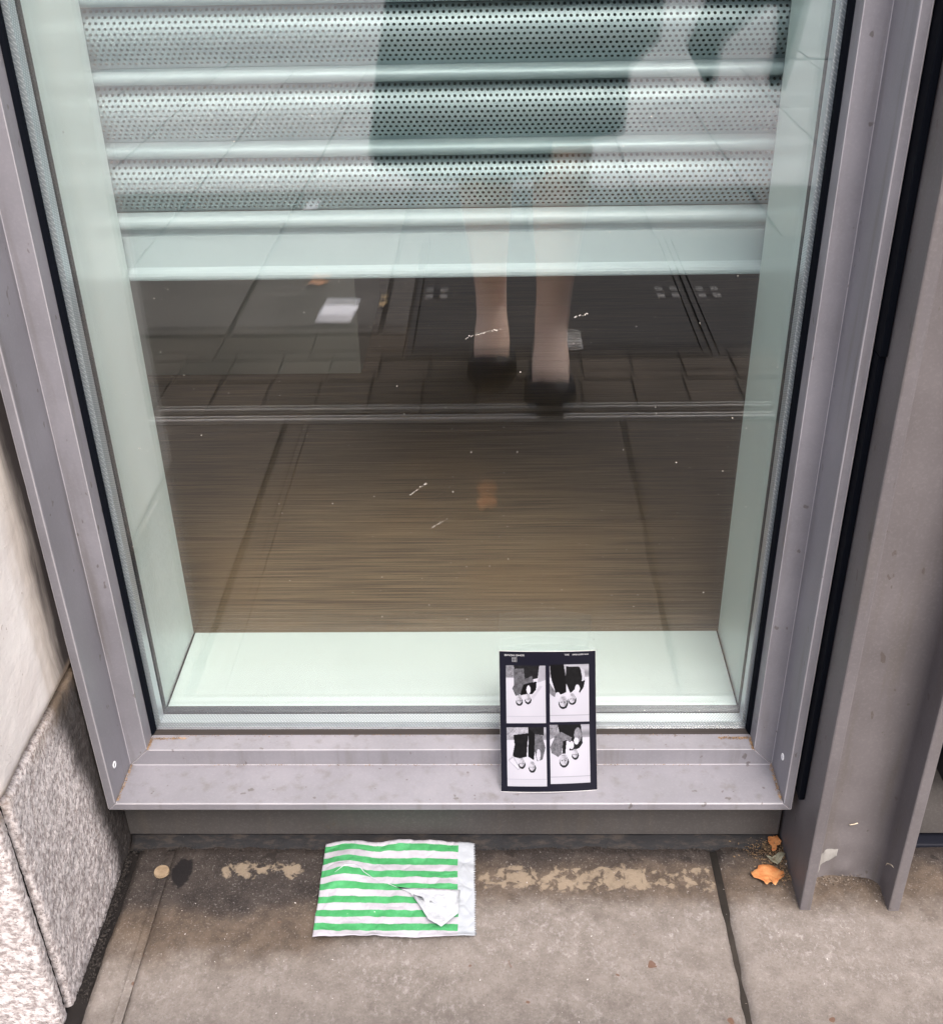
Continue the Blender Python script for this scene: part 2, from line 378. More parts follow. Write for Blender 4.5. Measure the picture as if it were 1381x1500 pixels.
box('limestone_core', -1.6, -.345, -.25, .19, ZG-.01, 2.75, CREAM.m, pier)
# wall above and a light-blocking infill added behind the column -------------------------------------
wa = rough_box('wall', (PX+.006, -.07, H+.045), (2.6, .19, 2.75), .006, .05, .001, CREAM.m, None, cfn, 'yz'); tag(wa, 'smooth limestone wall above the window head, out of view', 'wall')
inf = box('infill_panel', .668, .772, -.02, .19, ZG, H+.04, NAVY.m); tag(inf, 'dark panel added behind the grey column to block light', 'panel')

# window -----------------------------------------------------------------------
win = thing('window', (W/2, 0, -.0345), 'tall grey metal framed window with double glazing and mint reveals', 'window')
PROF = [(.004, -.0068), (.004, -.0278), (.0249, -.0278), (.0249, -.0825), (.0256, -.0839), (.0336, -.0839), (.0345, -.083), (.0345, -.062), (.0325, -.055), (.0325, .028), (.004, .028)]
def member(name, kind, prof, mat, parent, e=.0003):
    """one mitred side of the frame: 'b' bottom, 't' top, 'l', 'r'"""
    vs_, n = [], len(prof)
    for end in (0, 1):
        for (o, y) in prof:
            if kind in 'bt':
                x = (-o+e) if end == 0 else (W+o-e); vs_.append((x, y, -o if kind == 'b' else H+o))
            else:
                z = (-o+e) if end == 0 else (H+o-e); vs_.append((-o if kind == 'l' else W+o, y, z))
    fs = [(i, (i+1) % n, n+(i+1) % n, n+i) for i in range(n)] + [tuple(range(n)), tuple(range(2*n-1, n-1, -1))]
    bm = bmesh.new(); vv = [bm.verts.new(p) for p in vs_]
    for f in fs: bm.faces.new([vv[i] for i in f])
    return fin(name, bm, mat, parent)
EDGE = m_paint('edge_highlight_paint', (.36, .345, .37), amount=.15)  # lighter paint on the bevels stands in for bright edge highlights
def bevmod2(o):
    o.data.materials.append(EDGE.m); m = bevmod(o, .0012).modifiers['b']; m.material = 1; return o
sill = bevmod2(member('sill', 'b', [(.004, -.0045)]+PROF[1:], PAINT.m, win)); bevmod2(member('jamb', 'l', PROF, PAINT.m, win))
bevmod2(member('jamb', 'r', PROF, PAINT.m, win)); bevmod2(member('head', 't', PROF, PAINT.m, win))
GASK = [(-.0006, -.0006), (.0008, -.0042), (.0022, -.0054), (.00395, -.0070), (.00395, -.0012), (.0025, -.0006)]
GASKB = [(-.0006, -.0006), (.0010, -.0022), (.0024, -.0032), (.00395, -.0046), (.00395, -.0008), (.0025, -.0005)]
GBR = MT('dirty_gasket', (.020, .015, .013), .8)
for k in 'blrt': member('gasket', k, GASKB if k == 'b' else GASK, GBR if k == 'b' else BLACK, win)
for y0 in (0.0, .022): box('glass_pane', -.003, W+.003, y0, y0+.006, -.003, H+.003, GLASS.m, win)
SP = [(.0035, .0072), (-.0030, .0072), (-.0030, .0208), (.0035, .0208)]
for k in 'blrt': member('spacer_bar', k, SP, SPACER.m, win)
IG = [(.0035, .0285), (-.0018, .0285), (-.0018, .0355), (.0035, .0355)]
for k in 'blrt': member('inner_gasket', k, IG, NAVY.m, win)
box('reveal_board', 0.0, W, D1, D2, -.018, -.0042, MINT.m, win)
box('reveal_board', -.012, -.0006, D1, D2, -.018, H, MINT.m, win)
box('reveal_board', W+.0006, W+.012, D1, D2, -.018, H, MINT.m, win)
box('reveal_board', 0.0, W, D1, D2, H-.012, H-.0006, MINT.m, win)
for x_ in (.0006, W-.0006):
    fin('sealant_line', sweep([(x_, D1+.001, -.0040), (x_, (D1+D2)/2, -.0038), (x_, D2-.001, -.0040)], .0009, 6), GAP, win)
# jamb cover strips keep daylight out of the cavity
box('cavity_closer', -.034, -.0125, .030, .19, -.02, H+.03, GAP.m, win); box('cavity_closer', W+.0125, W+.036, .030, .19, -.02, H+.03, GAP.m, win)
box('cavity_closer', -.034, W+.036, .030, .19, H+.001, H+.04, GAP.m, win)
# screws on the jamb
for (x, y, z, s) in ((-.0249, -.066, .012, 1), (W+.0249, -.060, .016, -1)):
    pts = [(x+s*.0006, y+.0032*math.cos(a), z+.0032*math.sin(a)) for a in np.linspace(0, 2*math.pi, 15)]
    fin('screw_hole_rim', sweep(pts, .0007, 5), WHITEP.m, win, True)
# base panel below the sill
bp_ = box('base_panel', PX+.001, .668, -.046, -.03, ZG+.010, -.036, PLIN.m, None, .001); tag(bp_, 'dull grey metal base panel under the window sill', 'panel')
bm = bmesh.new(); gs_ = []
for i in range(141):
    x = PX+.003+(.664-PX)*i/140; yo = -.0585+.0035*mnoise.noise(Vector((x*35, 0, 0)))+.0018*mnoise.noise(Vector((x*130, 0, 3)))
    gs_.append([bm.verts.new((x, y_, z__)) for y_, z__ in ((yo-.001, ZG-.004), (yo+.0015, ZG+.0012+.001*mnoise.noise(Vector((x*90, 2, 0)))), (-.050, ZG+.0030+.0016*mnoise.noise(Vector((x*60, 7, 0)))), (-.0455, ZG+.0075+.003*mnoise.noise(Vector((x*30, 9, 0)))), (-.032, ZG+.0080), (-.032, ZG-.004))])
for A_, B_ in zip(gs_, gs_[1:]):
    for k in range(6): bm.faces.new((A_[k], A_[(k+1) % 6], B_[(k+1) % 6], B_[k]))
bm.faces.new(gs_[0]); bm.faces.new(gs_[-1])
SEAL = MT('dirty_sealant', (.012, .011, .012), .8); _q = SEAL.pos(); SEAL.col(SEAL.mix(SEAL.ramp(SEAL.noise(SEAL.mapv(_q, (1, 3, 3)), 45, 5, .7), .45, .68), (.004, .004, .006), (.030, .023, .019))); SEAL.bump(SEAL.noise(_q, 200, 3), .5, .002)
sk = fin('sealant_strip', bm, SEAL, None, True); tag(sk, 'black dirty sealant strip between the base panel and the stone slab', 'sealant')
box('base_upstand', PX+.001, .668, -.029, .19, ZG, -.04, GAP.m, bp_)

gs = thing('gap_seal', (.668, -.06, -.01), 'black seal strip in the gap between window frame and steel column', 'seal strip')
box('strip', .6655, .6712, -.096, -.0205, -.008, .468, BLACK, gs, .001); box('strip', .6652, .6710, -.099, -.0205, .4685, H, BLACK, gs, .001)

# steel column at the right ----------------------------------------------------
colm = thing('steel_column', (.722, -.09, ZG), 'grey painted steel column with two projecting flanges, right of the window', 'column')
def flange(x0):
    return box('flange', x0, x0+.0115, -.137, .02, ZG-.004, H+.3, PAINT2.m, colm, .0016)
flange(.6715); flange(.7605)
def webY(x, y, z):
    lump = max(0, 1-(z-ZG)/.07)
    return y-lump*.006*(.5+mnoise.noise(Vector((x*40, z*35, 3)))) - .0007*mnoise.noise(Vector((x*70, z*50, 1)))
bm = bmesh.new()   # web: hollow between the flanges with rolled fillets
prof = []
for k in range(9):
    a = math.pi/2*k/8; prof.append((.683+.012*(1-math.sin(a)), -.0915-.012*(1-math.cos(a))))
prof = prof[::-1]
for k in range(9):
    a = math.pi/2*k/8; prof.append((.7605-.012*(1-math.sin(a)), -.0915-.012*(1-math.cos(a))))
nz = 120; rows = []
for j in range(nz+1):
    z = ZG-.004+(H+.3-ZG)*(j/nz)**1.9; row = []
    for (x, y) in prof[:9]+[(.683+.012+(.0535)*i/12, -.0915) for i in range(1, 12)]+prof[9:]:
        row.append(bm.verts.new((x, webY(x, y, z), z)))
    rows.append(row)
for A, B in zip(rows, rows[1:]):
    for i in range(len(A)-1): bm.faces.new((A[i], A[i+1], B[i+1], B[i]))
web = fin('web', bm, PAINT2.m, colm, True)
# pale patch where the paint has flaked away at the foot of the web
CHALK = m_paint('bare_primer', (.30, .29, .28), amount=.6, rough=.9)
out_ = [(.6905, -.117), (.699, -.116), (.7005, -.104), (.7065, -.0965), (.7155, -.0905), (.7150, -.0800), (.7050, -.0790), (.6990, -.0880), (.6930, -.0960), (.6895, -.105)]
bm = bmesh.new(); rg = []; den = []
for a_, b_ in zip(out_, out_[1:]+out_[:1]):
    for f in (0, .33, .66): den.append((a_[0]+(b_[0]-a_[0])*f+random.uniform(-.0007, .0007), a_[1]+(b_[1]-a_[1])*f+random.uniform(-.0007, .0007)))
for k in range(6):
    f = k/5; rg.append([bm.verts.new((.7005+(x-.7005)*f, webY(.7005+(x-.7005)*f, -.0915, -.098+(z+.098)*f)-.0011+.0009*(k == 5), -.098+(z+.098)*f)) for x, z in den])
for A_, B_ in zip(rg, rg[1:]):
    for k in range(len(den)): bm.faces.new((A_[k], A_[(k+1) % len(den)], B_[(k+1) % len(den)], B_[k]))
bmesh.ops.remove_doubles(bm, verts=bm.verts, dist=1e-6)
fin('flaked_patch', bm, CHALK, web, True)
# the next bay: base panel and a dark frame foot
nb = box('base_panel', .773, 1.9, -.046, -.03, ZG+.012, -.01, PLIN.m, None, .001); tag(nb, 'grey base panel right of the steel column', 'panel')
sk2 = box('sealant_strip', .774, 1.9, -.055, -.0315, ZG-.02, ZG+.004, NAVY.m, None, .0015); tag(sk2, 'dark strip at the foot of the panel right of the column', 'sealant')
nf = thing('dark_frame', (.86, -.06, -.01), 'dark frame foot of the next bay at the right edge', 'frame')
box('post', .815, 1.0, -.075, -.02, -.0085, 2.1, NAVY.m, nf, .002)
box('bolt_head', .822, .826, -.079, -.0755, .010, .014, STEEL.m, nf, .001)
box('infill', 1.001, 1.9, -.02, .18, ZG, 2.1, NAVY.m, nf); box('infill', .773, .999, -.019, .18, ZG, 2.1, NAVY.m, nf)

# roller shutter ---------------------------------------------------------------
shut = thing('roller_shutter', (W/2, .19, .435), 'perforated pale metal roller shutter, half lowered behind the glass', 'shutter')
PER = .0672
def slat_profile(s):      # s in 0..1 from the top of the curved web to its foot -> (y, z) below the slat's top
    a = s*math.pi
    return .1985-.0185*math.sin(a)**.75*(1+.10*math.cos(a)), -.0125-.0530*s
def make_slat():
    bm = bmesh.new(); rows, nx = 11, 116; px = (W+.016)/nx; s0, s1 = .03, .97; ro = .00152
    L = .064
    def P(x, s): y, z = slat_profile(min(max(s, 0), 1)); return (x, y, z)
    for r_ in range(rows):
        sc = s0+(s1-s0)*(r_+.5)/rows; hs = (s1-s0)/rows/2
        for i in range(nx+1):
            cx = -.008+px*(i+(.5 if r_ % 2 else 0)); hx = px/2
            if cx > W+.006: continue
            outer = [(-1,-1),(0,-1),(1,-1),(1,0),(1,1),(0,1),(-1,1),(-1,0)]
            ov = [bm.verts.new(P(cx+a*hx, sc+b*hs)) for a, b in outer]
            iv = [bm.verts.new(P(cx+ro*math.cos(math.atan2(b, a)), sc+ro/L*math.sin(math.atan2(b, a)))) for a, b in outer]
            for k in range(8): bm.faces.new((ov[k], ov[(k+1) % 8], iv[(k+1) % 8], iv[k]))
    bmesh.ops.remove_doubles(bm, verts=bm.verts, dist=1e-6)
    # plain rolled bead at the top of the slat and the hooks that close the ends of the web
    prof = [(.1975, -.0125), (.190, -.0122)] + [(.1835-.0058*math.sin(a), -.0062-.0058*math.cos(a)) for a in np.linspace(0, math.pi, 9)] + [(.192, -.0004), (.199, .0003)]
    pr2 = [slat_profile(.97), (.1985, -.0665), (.199, -.0672)]
    for pr in (prof, pr2):
        A = [bm.verts.new((-.008, y, z)) for y, z in pr]; B = [bm.verts.new((W+.008, y, z)) for y, z in pr]
        for k in range(len(pr)-1): bm.faces.new((A[k], A[k+1], B[k+1], B[k]))
    me = bpy.data.meshes.new('slat'); bmesh.ops.recalc_face_normals(bm, faces=bm.faces); bm.to_mesh(me); bm.free()
    me.materials.append(SLAT.m); me.polygons.foreach_set('use_smooth', [True]*len(me.polygons)); return me
SM = make_slat()
ztop = .503+PER
k = 0
while ztop < H+.05:
    link(bpy.data.objects.new('slat', SM), shut, (0, 0, ztop)); ztop += PER; k += 1
# bottom bar: rolled head, groove, flat plate, lip
pr = [(.197, .5030)] + [(.1842-.0064*math.sin(a), .4962+.0064*math.cos(a)) for a in np.linspace(0, math.pi, 9)] + [(.1905, .4885), (.1905, .4835), (.1862, .4815), (.1856, .4500), (.1832, .4482)] + [(.1822-.0042*math.sin(a), .4425+.0052*math.cos(a)) for a in np.linspace(.3, math.pi, 6)] + [(.197, .4372)]
bm = bmesh.new(); A = [bm.verts.new((-.008, y, z)) for y, z in pr]; B = [bm.verts.new((W+.008, y, z)) for y, z in pr]
n = len(pr)
for i in range(n): bm.faces.new((A[i], A[(i+1) % n], B[(i+1) % n], B[i]))
bm.faces.new(A[::-1]); bm.faces.new(B)
SLAT2 = MT('shutter_bar_metal', (.50, .58, .595), .42, .0)
fin('bottom_bar', bm, SLAT2.m, shut)

# room behind ------------------------------------------------------------------
DARK = MT('dark_room_paint', (.05, .048, .046), .8)
rf = box('interior_floor', -2.2, 2.8, .1765, 4.2, -.14, -.030, DARK.m); tag(rf, kind='structure')
yy = .1768
for j in range(16):
    x = -2.1 - random.random()*.8
    while x < 2.7:
        L = 1.9
        box('floor_plank', x, x+L-.0012, yy, yy+.1388, -.0305, -.020+random.uniform(-.0002, .0002), WOOD.m, rf); x += L
    yy += .14
for nme, b in (('interior_wall', (-2.3, 2.9, 4.2, 4.3, -.14, 2.8)), ('interior_wall', (-2.3, -2.2, .19, 4.2, -.14, 2.8)), ('interior_wall', (2.8, 2.9, .19, 4.2, -.14, 2.8)), ('interior_ceiling', (-2.3, 2.9, .19, 4.3, 2.8, 2.9))):
    tag(box(nme, *b, DARK.m), kind='structure')
tag(box('interior_wall', -2.3, -.0345, .1905, .2, -.14, 2.8, DARK.m), kind='structure'); tag(box('interior_wall', W+.0365, 2.9, .1905, .2, -.14, 2.8, DARK.m), kind='structure')
tag(box('interior_wall', -.034, W+.036, .2005, .21, H+.02, 2.8, DARK.m), kind='structure')
CAB = MT('cabinet_paint', (.40, .40, .36), .5)
cb = thing('low_cabinet', (-.25, 1.1, -.02), 'pale olive box standing on the floor inside, behind the glass at left', 'cabinet')
box('body', -.70, .122, .965, 1.35, -.0195, .62, CAB.m, cb, .002); box('top', -.71, .132, .955, 1.36, .6205, .645, CAB.m, cb, .002)
# ================================================================== SMALL THINGS
# photo card leaning on the glass ----------------------------------------------
GREYC = bpy.data.materials.new('photo_print'); GREYC.use_nodes = True
_b = GREYC.node_tree.nodes['Principled BSDF']; _a = GREYC.node_tree.nodes.new('ShaderNodeVertexColor'); _a.layer_name = 'print'
GREYC.node_tree.links.new(_a.outputs[0], _b.inputs['Base Color']); _b.inputs['Roughness'].default_value = .3; _b.inputs['Specular IOR Level'].default_value = .12
BL, BR, TL, TR = Vector((.3703, -.0675, -.0243)), Vector((.4690, -.0650, -.0243)), Vector((.3692, -.0042, .1083)), Vector((.4668, -.0030, .1075))
CN = (BR-BL).cross(TL-BL).normalized()
if CN.y > 0: CN = -CN
def card(u, t, off=0.0):      # u left to right, t top to bottom
    p = (TL*(1-u)+TR*u)*(1-t) + (BL*(1-u)+BR*u)*t
    return p + CN*(off + .0042*(1-(2*u-1)**2)*(.35+.65*abs(2*t-1)) - .0025*math.sin(math.pi*t))
NU, NV = 210, 310
U, T = np.meshgrid((np.arange(NU)+.5)/NU, (np.arange(NV)+.5)/NV)
img = np.ones((NV, NU, 3))*np.array([.006, .006, .012])
def inpoly(X, Y, P):
    c = np.zeros(X.shape, bool); n = len(P)
    for i in range(n):
        (x1, y1), (x2, y2) = P[i], P[(i+1) % n]
        k = ((y1 > Y) != (y2 > Y)) & (X < (x2-x1)*(Y-y1)/((y2-y1) if y2 != y1 else 1e-9)+x1); c ^= k
    return c
def ell(X, Y, cx, cy, rx, ry): return ((X-cx)/rx)**2+((Y-cy)/ry)**2 < 1
nz2 = np.array([[mnoise.noise(Vector((u*26, t*38, 0)))*.5+mnoise.noise(Vector((u*70, t*100, 4)))*.5 for u in U[0]] for t in T[:, 0]])
def photo(u0, u1, t0, t1, items):
    X, Y = (U-u0)/(u1-u0), (T-t0)/(t1-t0); m = (X >= 0) & (X <= 1) & (Y >= 0) & (Y <= 1)
    g = np.where(Y < .22, .20+.06*np.sin(Y*30), .40-.05*Y-.05*np.abs(X-.5)) ; g = np.where((Y > .875) & (Y < .89), .24, g); g = np.where(Y >= .89, .33, g)
    for it in items:
        kind, val, a = it[0], it[1], it[2:]
        k = inpoly(X, Y, a[0]) if kind == 'p' else ell(X, Y, *a)
        v = val*(1+.9*nz2) if val < .5 else val*(1+.15*nz2); g = np.where(k, np.clip(v*.50*(1.1-.45*np.abs(X-.5)), .004, .42), g)
    for c, f in enumerate((.96, .95, 1.08)): img[..., c] = np.where(m, g*f, img[..., c])
def head(cx, cy, r=.085, glasses=False):
    o = [('e', .025, cx+r*.08, cy+.030, r*1.05, r*.86), ('e', .62, cx, cy-.008, r*.84, r*.88), ('e', .42, cx+r*.4, cy-.01, r*.40, r*.75), ('e', .34, cx, cy-.05, r*.34, r*.10), ('e', .22, cx-r*.33, cy+.010, r*.24, r*.10), ('e', .20, cx+r*.36, cy+.010, r*.22, r*.10), ('e', .46, cx+r*.06, cy-.02, r*.10, r*.2), ('e', .3, cx, cy-.075, r*.4, r*.10)]
    return o
photo(.065, .475, .100, .515, [('p', .30, [(0,0),(.22,0),(.18,.2),(0,.2)]), ('p', .02, [(.2,0),(.85,0),(.8,.22),(.45,.28),(.25,.2)]), ('p', .14, [(.2,.06),(.45,.05),(.48,.24),(.2,.33)]), ('p', .5, [(.85,.03),(1,.03),(1,.25),(.8,.3)]),
  ('p', .006, [(.4,.3),(.78,.28),(.76,.42),(.66,.5),(.5,.5),(.36,.52)]), ('p', .13, [(.16,.4),(.22,.31),(.42,.25),(.66,.18),(.7,.28),(.44,.33),(.36,.5),(.24,.53)]),
  ('p', .62, [(.92,.36),(.80,.48),(.68,.60),(.63,.55),(.76,.45),(.84,.35)]), ('e', .75, .57, .42, .05, .075)] + head(.33, .60) + head(.55, .575, .08))
photo(.520, .930, .095, .510, [('p', .006, [(0,0),(.36,0),(.42,.3),(.42,.48),(.28,.52),(.14,.48),(.04,.25)]), ('p', .5, [(.38,0),(.8,0),(.82,.06),(.4,.05)]), ('p', .012, [(.42,.03),(.76,.04),(.84,.2),(.78,.4),(.62,.44),(.52,.5),(.4,.3)]),
  ('p', .66, [(.78,.06),(.88,.1),(.9,.28),(.84,.28)]), ('p', .012, [(.8,.3),(.9,.27),(.86,.4),(.76,.5),(.72,.45)]), ('e', .75, .7, .42, .06, .07), ('p', .25, [(0,.32),(.12,.45),(.2,.54),(.1,.56),(0,.5)]), ('e', .75, .2, .53, .06, .05)] + head(.33, .645, .115) + head(.56, .59, .1))
photo(.065, .475, .545, .960, [('p', .45, [(0,0),(.55,0),(.5,.12),(.2,.15),(0,.2)]), ('p', .01, [(.17,.13),(.55,.1),(.5,.5),(.32,.53),(.14,.5),(.2,.3)]), ('p', .006, [(.55,0),(.72,0),(.72,.35),(.68,.56),(.54,.5)]), ('p', .16, [(.72,.12),(.9,.14),(.98,.35),(.9,.55),(.76,.58),(.7,.4)]),
  ('p', .02, [(.55,0),(.95,0),(.95,.14),(.72,.12)]), ('e', .7, .8, .47, .05, .1), ('p', .55, [(.02,.56),(.16,.48),(.34,.7),(.28,.73)]), ('p', .82, [(.06,.57),(.15,.52),(.30,.69),(.28,.71)])] + head(.37, .605) + head(.63, .665, .09))
photo(.515, .930, .530, .945, [('p', .3, [(0,0),(.22,0),(.14,.2),(0,.25)]), ('p', .008, [(.2,0),(.78,0),(.82,.3),(.72,.38),(.5,.3),(.24,.14)]), ('p', .20, [(.0,.38),(.14,.18),(.28,.12),(.55,.22),(.52,.28),(.33,.28),(.28,.5),(.2,.55),(.04,.48)]), ('p', .008, [(.32,.28),(.42,.26),(.38,.5),(.30,.5)]),
  ('p', .012, [(.5,.34),(.6,.3),(.8,.14),(.82,.32),(.74,.4),(.6,.44),(.48,.44)]), ('e', .28, .7, .18, .09, .13), ('e', .75, .66, .28, .06, .06), ('e', .7, .54, .35, .06, .07)] + head(.335, .60, .115) + head(.62, .50, .085))
# small square icon
vv, ff = [], []
for j in range(NV+1):
    for i in range(NU+1): vv.append(card(i/NU, j/NV))
for j in range(NV):
    for i in range(NU): a = j*(NU+1)+i; ff.append((a, a+1, a+NU+2, a+NU+1))
pc = thing('photo_card', (BL+BR)/2, 'black bordered photo card with four upside-down pictures, leaning on the glass', 'photo card')
front = mesh('print', vv, ff, GREYC, pc, True)
la = front.data.color_attributes.new('print', 'FLOAT_COLOR', 'CORNER')
cc = np.ones((NV*NU, 4, 4)); cc[..., :3] = img.reshape(-1, 1, 3); la.data.foreach_set('color', cc.reshape(-1).astype(np.float32))
CARDW = MT('card_back', (.78, .76, .76), .7)
bm = bmesh.new(); n1 = 24
gA = [[bm.verts.new(card(-.001+1.002*i/n1, -.001+1.003*j/n1, -.0002)) for j in range(n1+1)] for i in range(n1+1)]
gB = [[bm.verts.new(card(-.001+1.002*i/n1, -.001+1.010*j/n1, -.0009)) for j in range(n1+1)] for i in range(n1+1)]
for G in (gA, gB):
    for i in range(n1):
        for j in range(n1): bm.faces.new((G[i][j], G[i+1][j], G[i+1][j+1], G[i][j+1]))
for i in range(n1):
    for A_, B_ in ((gA[i][0], 0), (gA[i][n1], n1)): bm.faces.new((gA[i][B_], gA[i+1][B_], gB[i+1][B_], gB[i][B_]))
    for q_ in (0, n1): bm.faces.new((gA[q_][i], gA[q_][i+1], gB[q_][i+1], gB[q_][i]))
fin('backing', bm, CARDW, pc, True)
TXT = MT('print_white', (.55, .55, .57), .5)
def text_on_card(s, uc, tc, hgt):     # printed upside down: rotate by 180 degrees on the card
    cu = bpy.data.curves.new('t', 'FONT'); cu.body = s; cu.size = 1; cu.align_x = 'CENTER'; cu.align_y = 'CENTER'; cu.resolution_u = 2
    o = bpy.data.objects.new('t', cu); COL.objects.link(o); me = bpy.data.meshes.new_from_object(o.evaluated_get(bpy.context.evaluated_depsgraph_get()))
    bpy.data.objects.remove(o)
    vs_ = [card(uc - v.co.x*hgt/.099*1.25, tc + v.co.y*hgt/.147, .0003) for v in me.vertices]
    mesh('lettering', vs_, [tuple(p.vertices) for p in me.polygons], TXT, front); bpy.data.meshes.remove(me)
for k in range(4):
    for (a_, b_, c_, d_) in ((.131, .179, .0405+k*.0105, .0415+k*.0105), (.131+k*.0156, .1325+k*.0156, .0405, .073)):
        mesh('icon_line', [card(a_, c_, .0003), card(b_, c_, .0003), card(b_, d_, .0003), card(a_, d_, .0003)], [(0, 1, 2, 3)], TXT, front)
bpy.context.view_layer.update()
text_on_card('SOHO HOUSE', .155, .026, .0026); text_on_card('HOUSE', .885, .022, .0020); text_on_card('STUDIO', .80, .022, .0020); text_on_card('2022', .70, .022, .0020)

# striped paper bag ------------------------------------------------------------
def m_bag():
    t = MT('striped_paper', (.8, .8, .82), .75); uv = t.n('UVMap').outputs[0]; x, y, z = t.xyz(uv); p = t.pos()
    nn = t.noise(p, 60, 4, .7); wob = t.math('MULTIPLY', t.math('SUBTRACT', t.noise(p, 500, 2), .5), .006)
    fr = t.math('FRACT', t.math('MULTIPLY', t.math('ADD', y, wob), 7.25))
    stripe = t.math('MULTIPLY', t.ramp(fr, .46, .49), t.ramp(fr, .99, .965)); inx = t.ramp(x, .902, .897)
    white = t.mix(t.ramp(nn, .4, .75), (.42, .405, .45), (.35, .33, .375)); green = t.mix(t.ramp(nn, .35, .7), (.035, .250, .078), (.060, .32, .12))
    tail = t.mix(nn, (.42, .44, .475), (.34, .37, .41))
    c = t.mix(t.math('MULTIPLY', stripe, inx), t.mix(inx, tail, white), green)
    t.col(c); t.bump(t.math('ADD', t.noise(p, 130, 4, .65), t.math('MULTIPLY', t.ramp(t.vor(t.mapv(p, (1, 1, .2)), 42, 'DISTANCE_TO_EDGE'), .0, .10), .8)), .22, .0030)
    return t
BAG = m_bag()
bag = thing('paper_bag', (.26, -.11, ZG), 'torn green and white striped paper bag lying on the stone under the sill', 'paper bag')
c00, c10, c11, c01 = Vector((.1822, -.1760)), Vector((.3423, -.1760)), Vector((.3395, -.0570)), Vector((.1812, -.0590))
def bagp(u, v):    # v: 0 near the camera, 1 at the wall
    p = (c00*(1-u)+c10*u)*(1-v) + (c01*(1-u)+c11*u)*v
    h = .0016 + .0085*math.exp(-((u-.16)/.13)**2)*math.exp(-((v-.72)/.28)**2) + .006*max(0, v-.80)/.2*(1-.6*abs(2*u-1)) + .0022*math.exp(-((u-.5)/.5)**2)
    h += .0011*mnoise.noise(Vector((u*9, v*7, 0))) + .0010*mnoise.noise(Vector((u*22, v*16, 2))) + .0016*abs(mnoise.noise(Vector((u*6+v*3, v*5, 8)))) + .0030*max(0, .05-v)/.05*abs(math.sin(u*5))
    p = p + Vector((.0012*mnoise.noise(Vector((u*4, v*4, 9))), .0035*math.sin(u*3.1)*(.5-v)*-1 - .003*math.exp(-((u-.35)/.1)**2)*(v > .9)))
    return Vector((p.x, p.y, ZG+.0035+h))
def cloth(name, cells, fn, mat, parent, uvs=None):
    bm = bmesh.new(); cache = {}; uvl = bm.loops.layers.uv.new('UVMap')
    for cell in cells:
        ids = []
        for uv in cell:
            k = (round(uv[0], 5), round(uv[1], 5))
            if k not in cache: cache[k] = bm.verts.new(fn(*k))
            ids.append((cache[k], k))
        f = bm.faces.new([a for a, _ in ids])
        for lp, (_, k) in zip(f.loops, ids): lp[uvl].uv = k
    o = fin(name, bm, mat, parent, True); o.modifiers.new('s', 'SOLIDIFY').thickness = .0003; return o
nu, nv = 84, 56; cells = []
for i in range(nu):
    for j in range(nv):
        cells.append([(i/nu, j/nv), ((i+1)/nu, j/nv), ((i+1)/nu, (j+1)/nv), (i/nu, (j+1)/nv)])
for j in range(0, nv):          # zigzag cut edge at the mouth
    cells.append([(1, j/nv), (1.0+.014+.006*random.random(), (j+.5)/nv), (1, (j+1)/nv)])
cloth('sheet', cells, bagp, BAG, bag)
# torn flap: a tongue of the upper layer folded over, its plain inside showing
tongue = [(.50, .505), (.575, .475), (.66, .30), (.72, .13), (.78, .07), (.80, .045), (.83, .09), (.875, .165), (.90, .20), (.915, .47), (.74, .485), (.58, .492)]
cen = (.76, .32)
INN = MT('paper_inside', (.72, .75, .82), .85); _p = INN.pos(); INN.col(INN.mix(INN.ramp(INN.noise(_p, 90, 4, .7), .35, .7), (.50, .515, .55), (.38, .40, .44))); INN.bump(INN.noise(_p, 160, 3), .5, .003)
bm = bmesh.new(); rings = []
for k in range(7):
    f = k/6; ring = []
    for (u, v) in tongue:
        uu, vv2 = cen[0]+(u-cen[0])*f, cen[1]+(v-cen[1])*f; p = bagp(uu, vv2)
        lift = .0014+.0075*f*max(0, (.45-vv2))/.4 + .0018*(1-f); ring.append(bm.verts.new(p+Vector((0, 0, lift))))
    rings.append(ring)
for A_, B_ in zip(rings, rings[1:]):
    for k in range(len(tongue)): bm.faces.new((A_[k], A_[(k+1) % len(tongue)], B_[(k+1) % len(tongue)], B_[k]))
bmesh.ops.remove_doubles(bm, verts=bm.verts, dist=1e-6)
fl = fin('torn_flap', bm, INN, bag, True); fl.modifiers.new('s', 'SOLIDIFY').thickness = .0003
# raised tear line running to the fold
bm = sweep([bagp(.10+.02*i, .70+.0*i)+Vector((0, 0, .0012)) if False else bagp(*q_)+Vector((0, 0, .0008)) for i, q_ in enumerate([(.09, .64), (.15, .70), (.20, .715), (.25, .70), (.28, .655), (.34, .61), (.42, .56), (.5, .51), (.575, .477)])], [.0002, .0005, .0007, .0006, .0004, .0003, .0003, .0003, .0002], 5)
fin('torn_edge', bm, INN, bag, True)

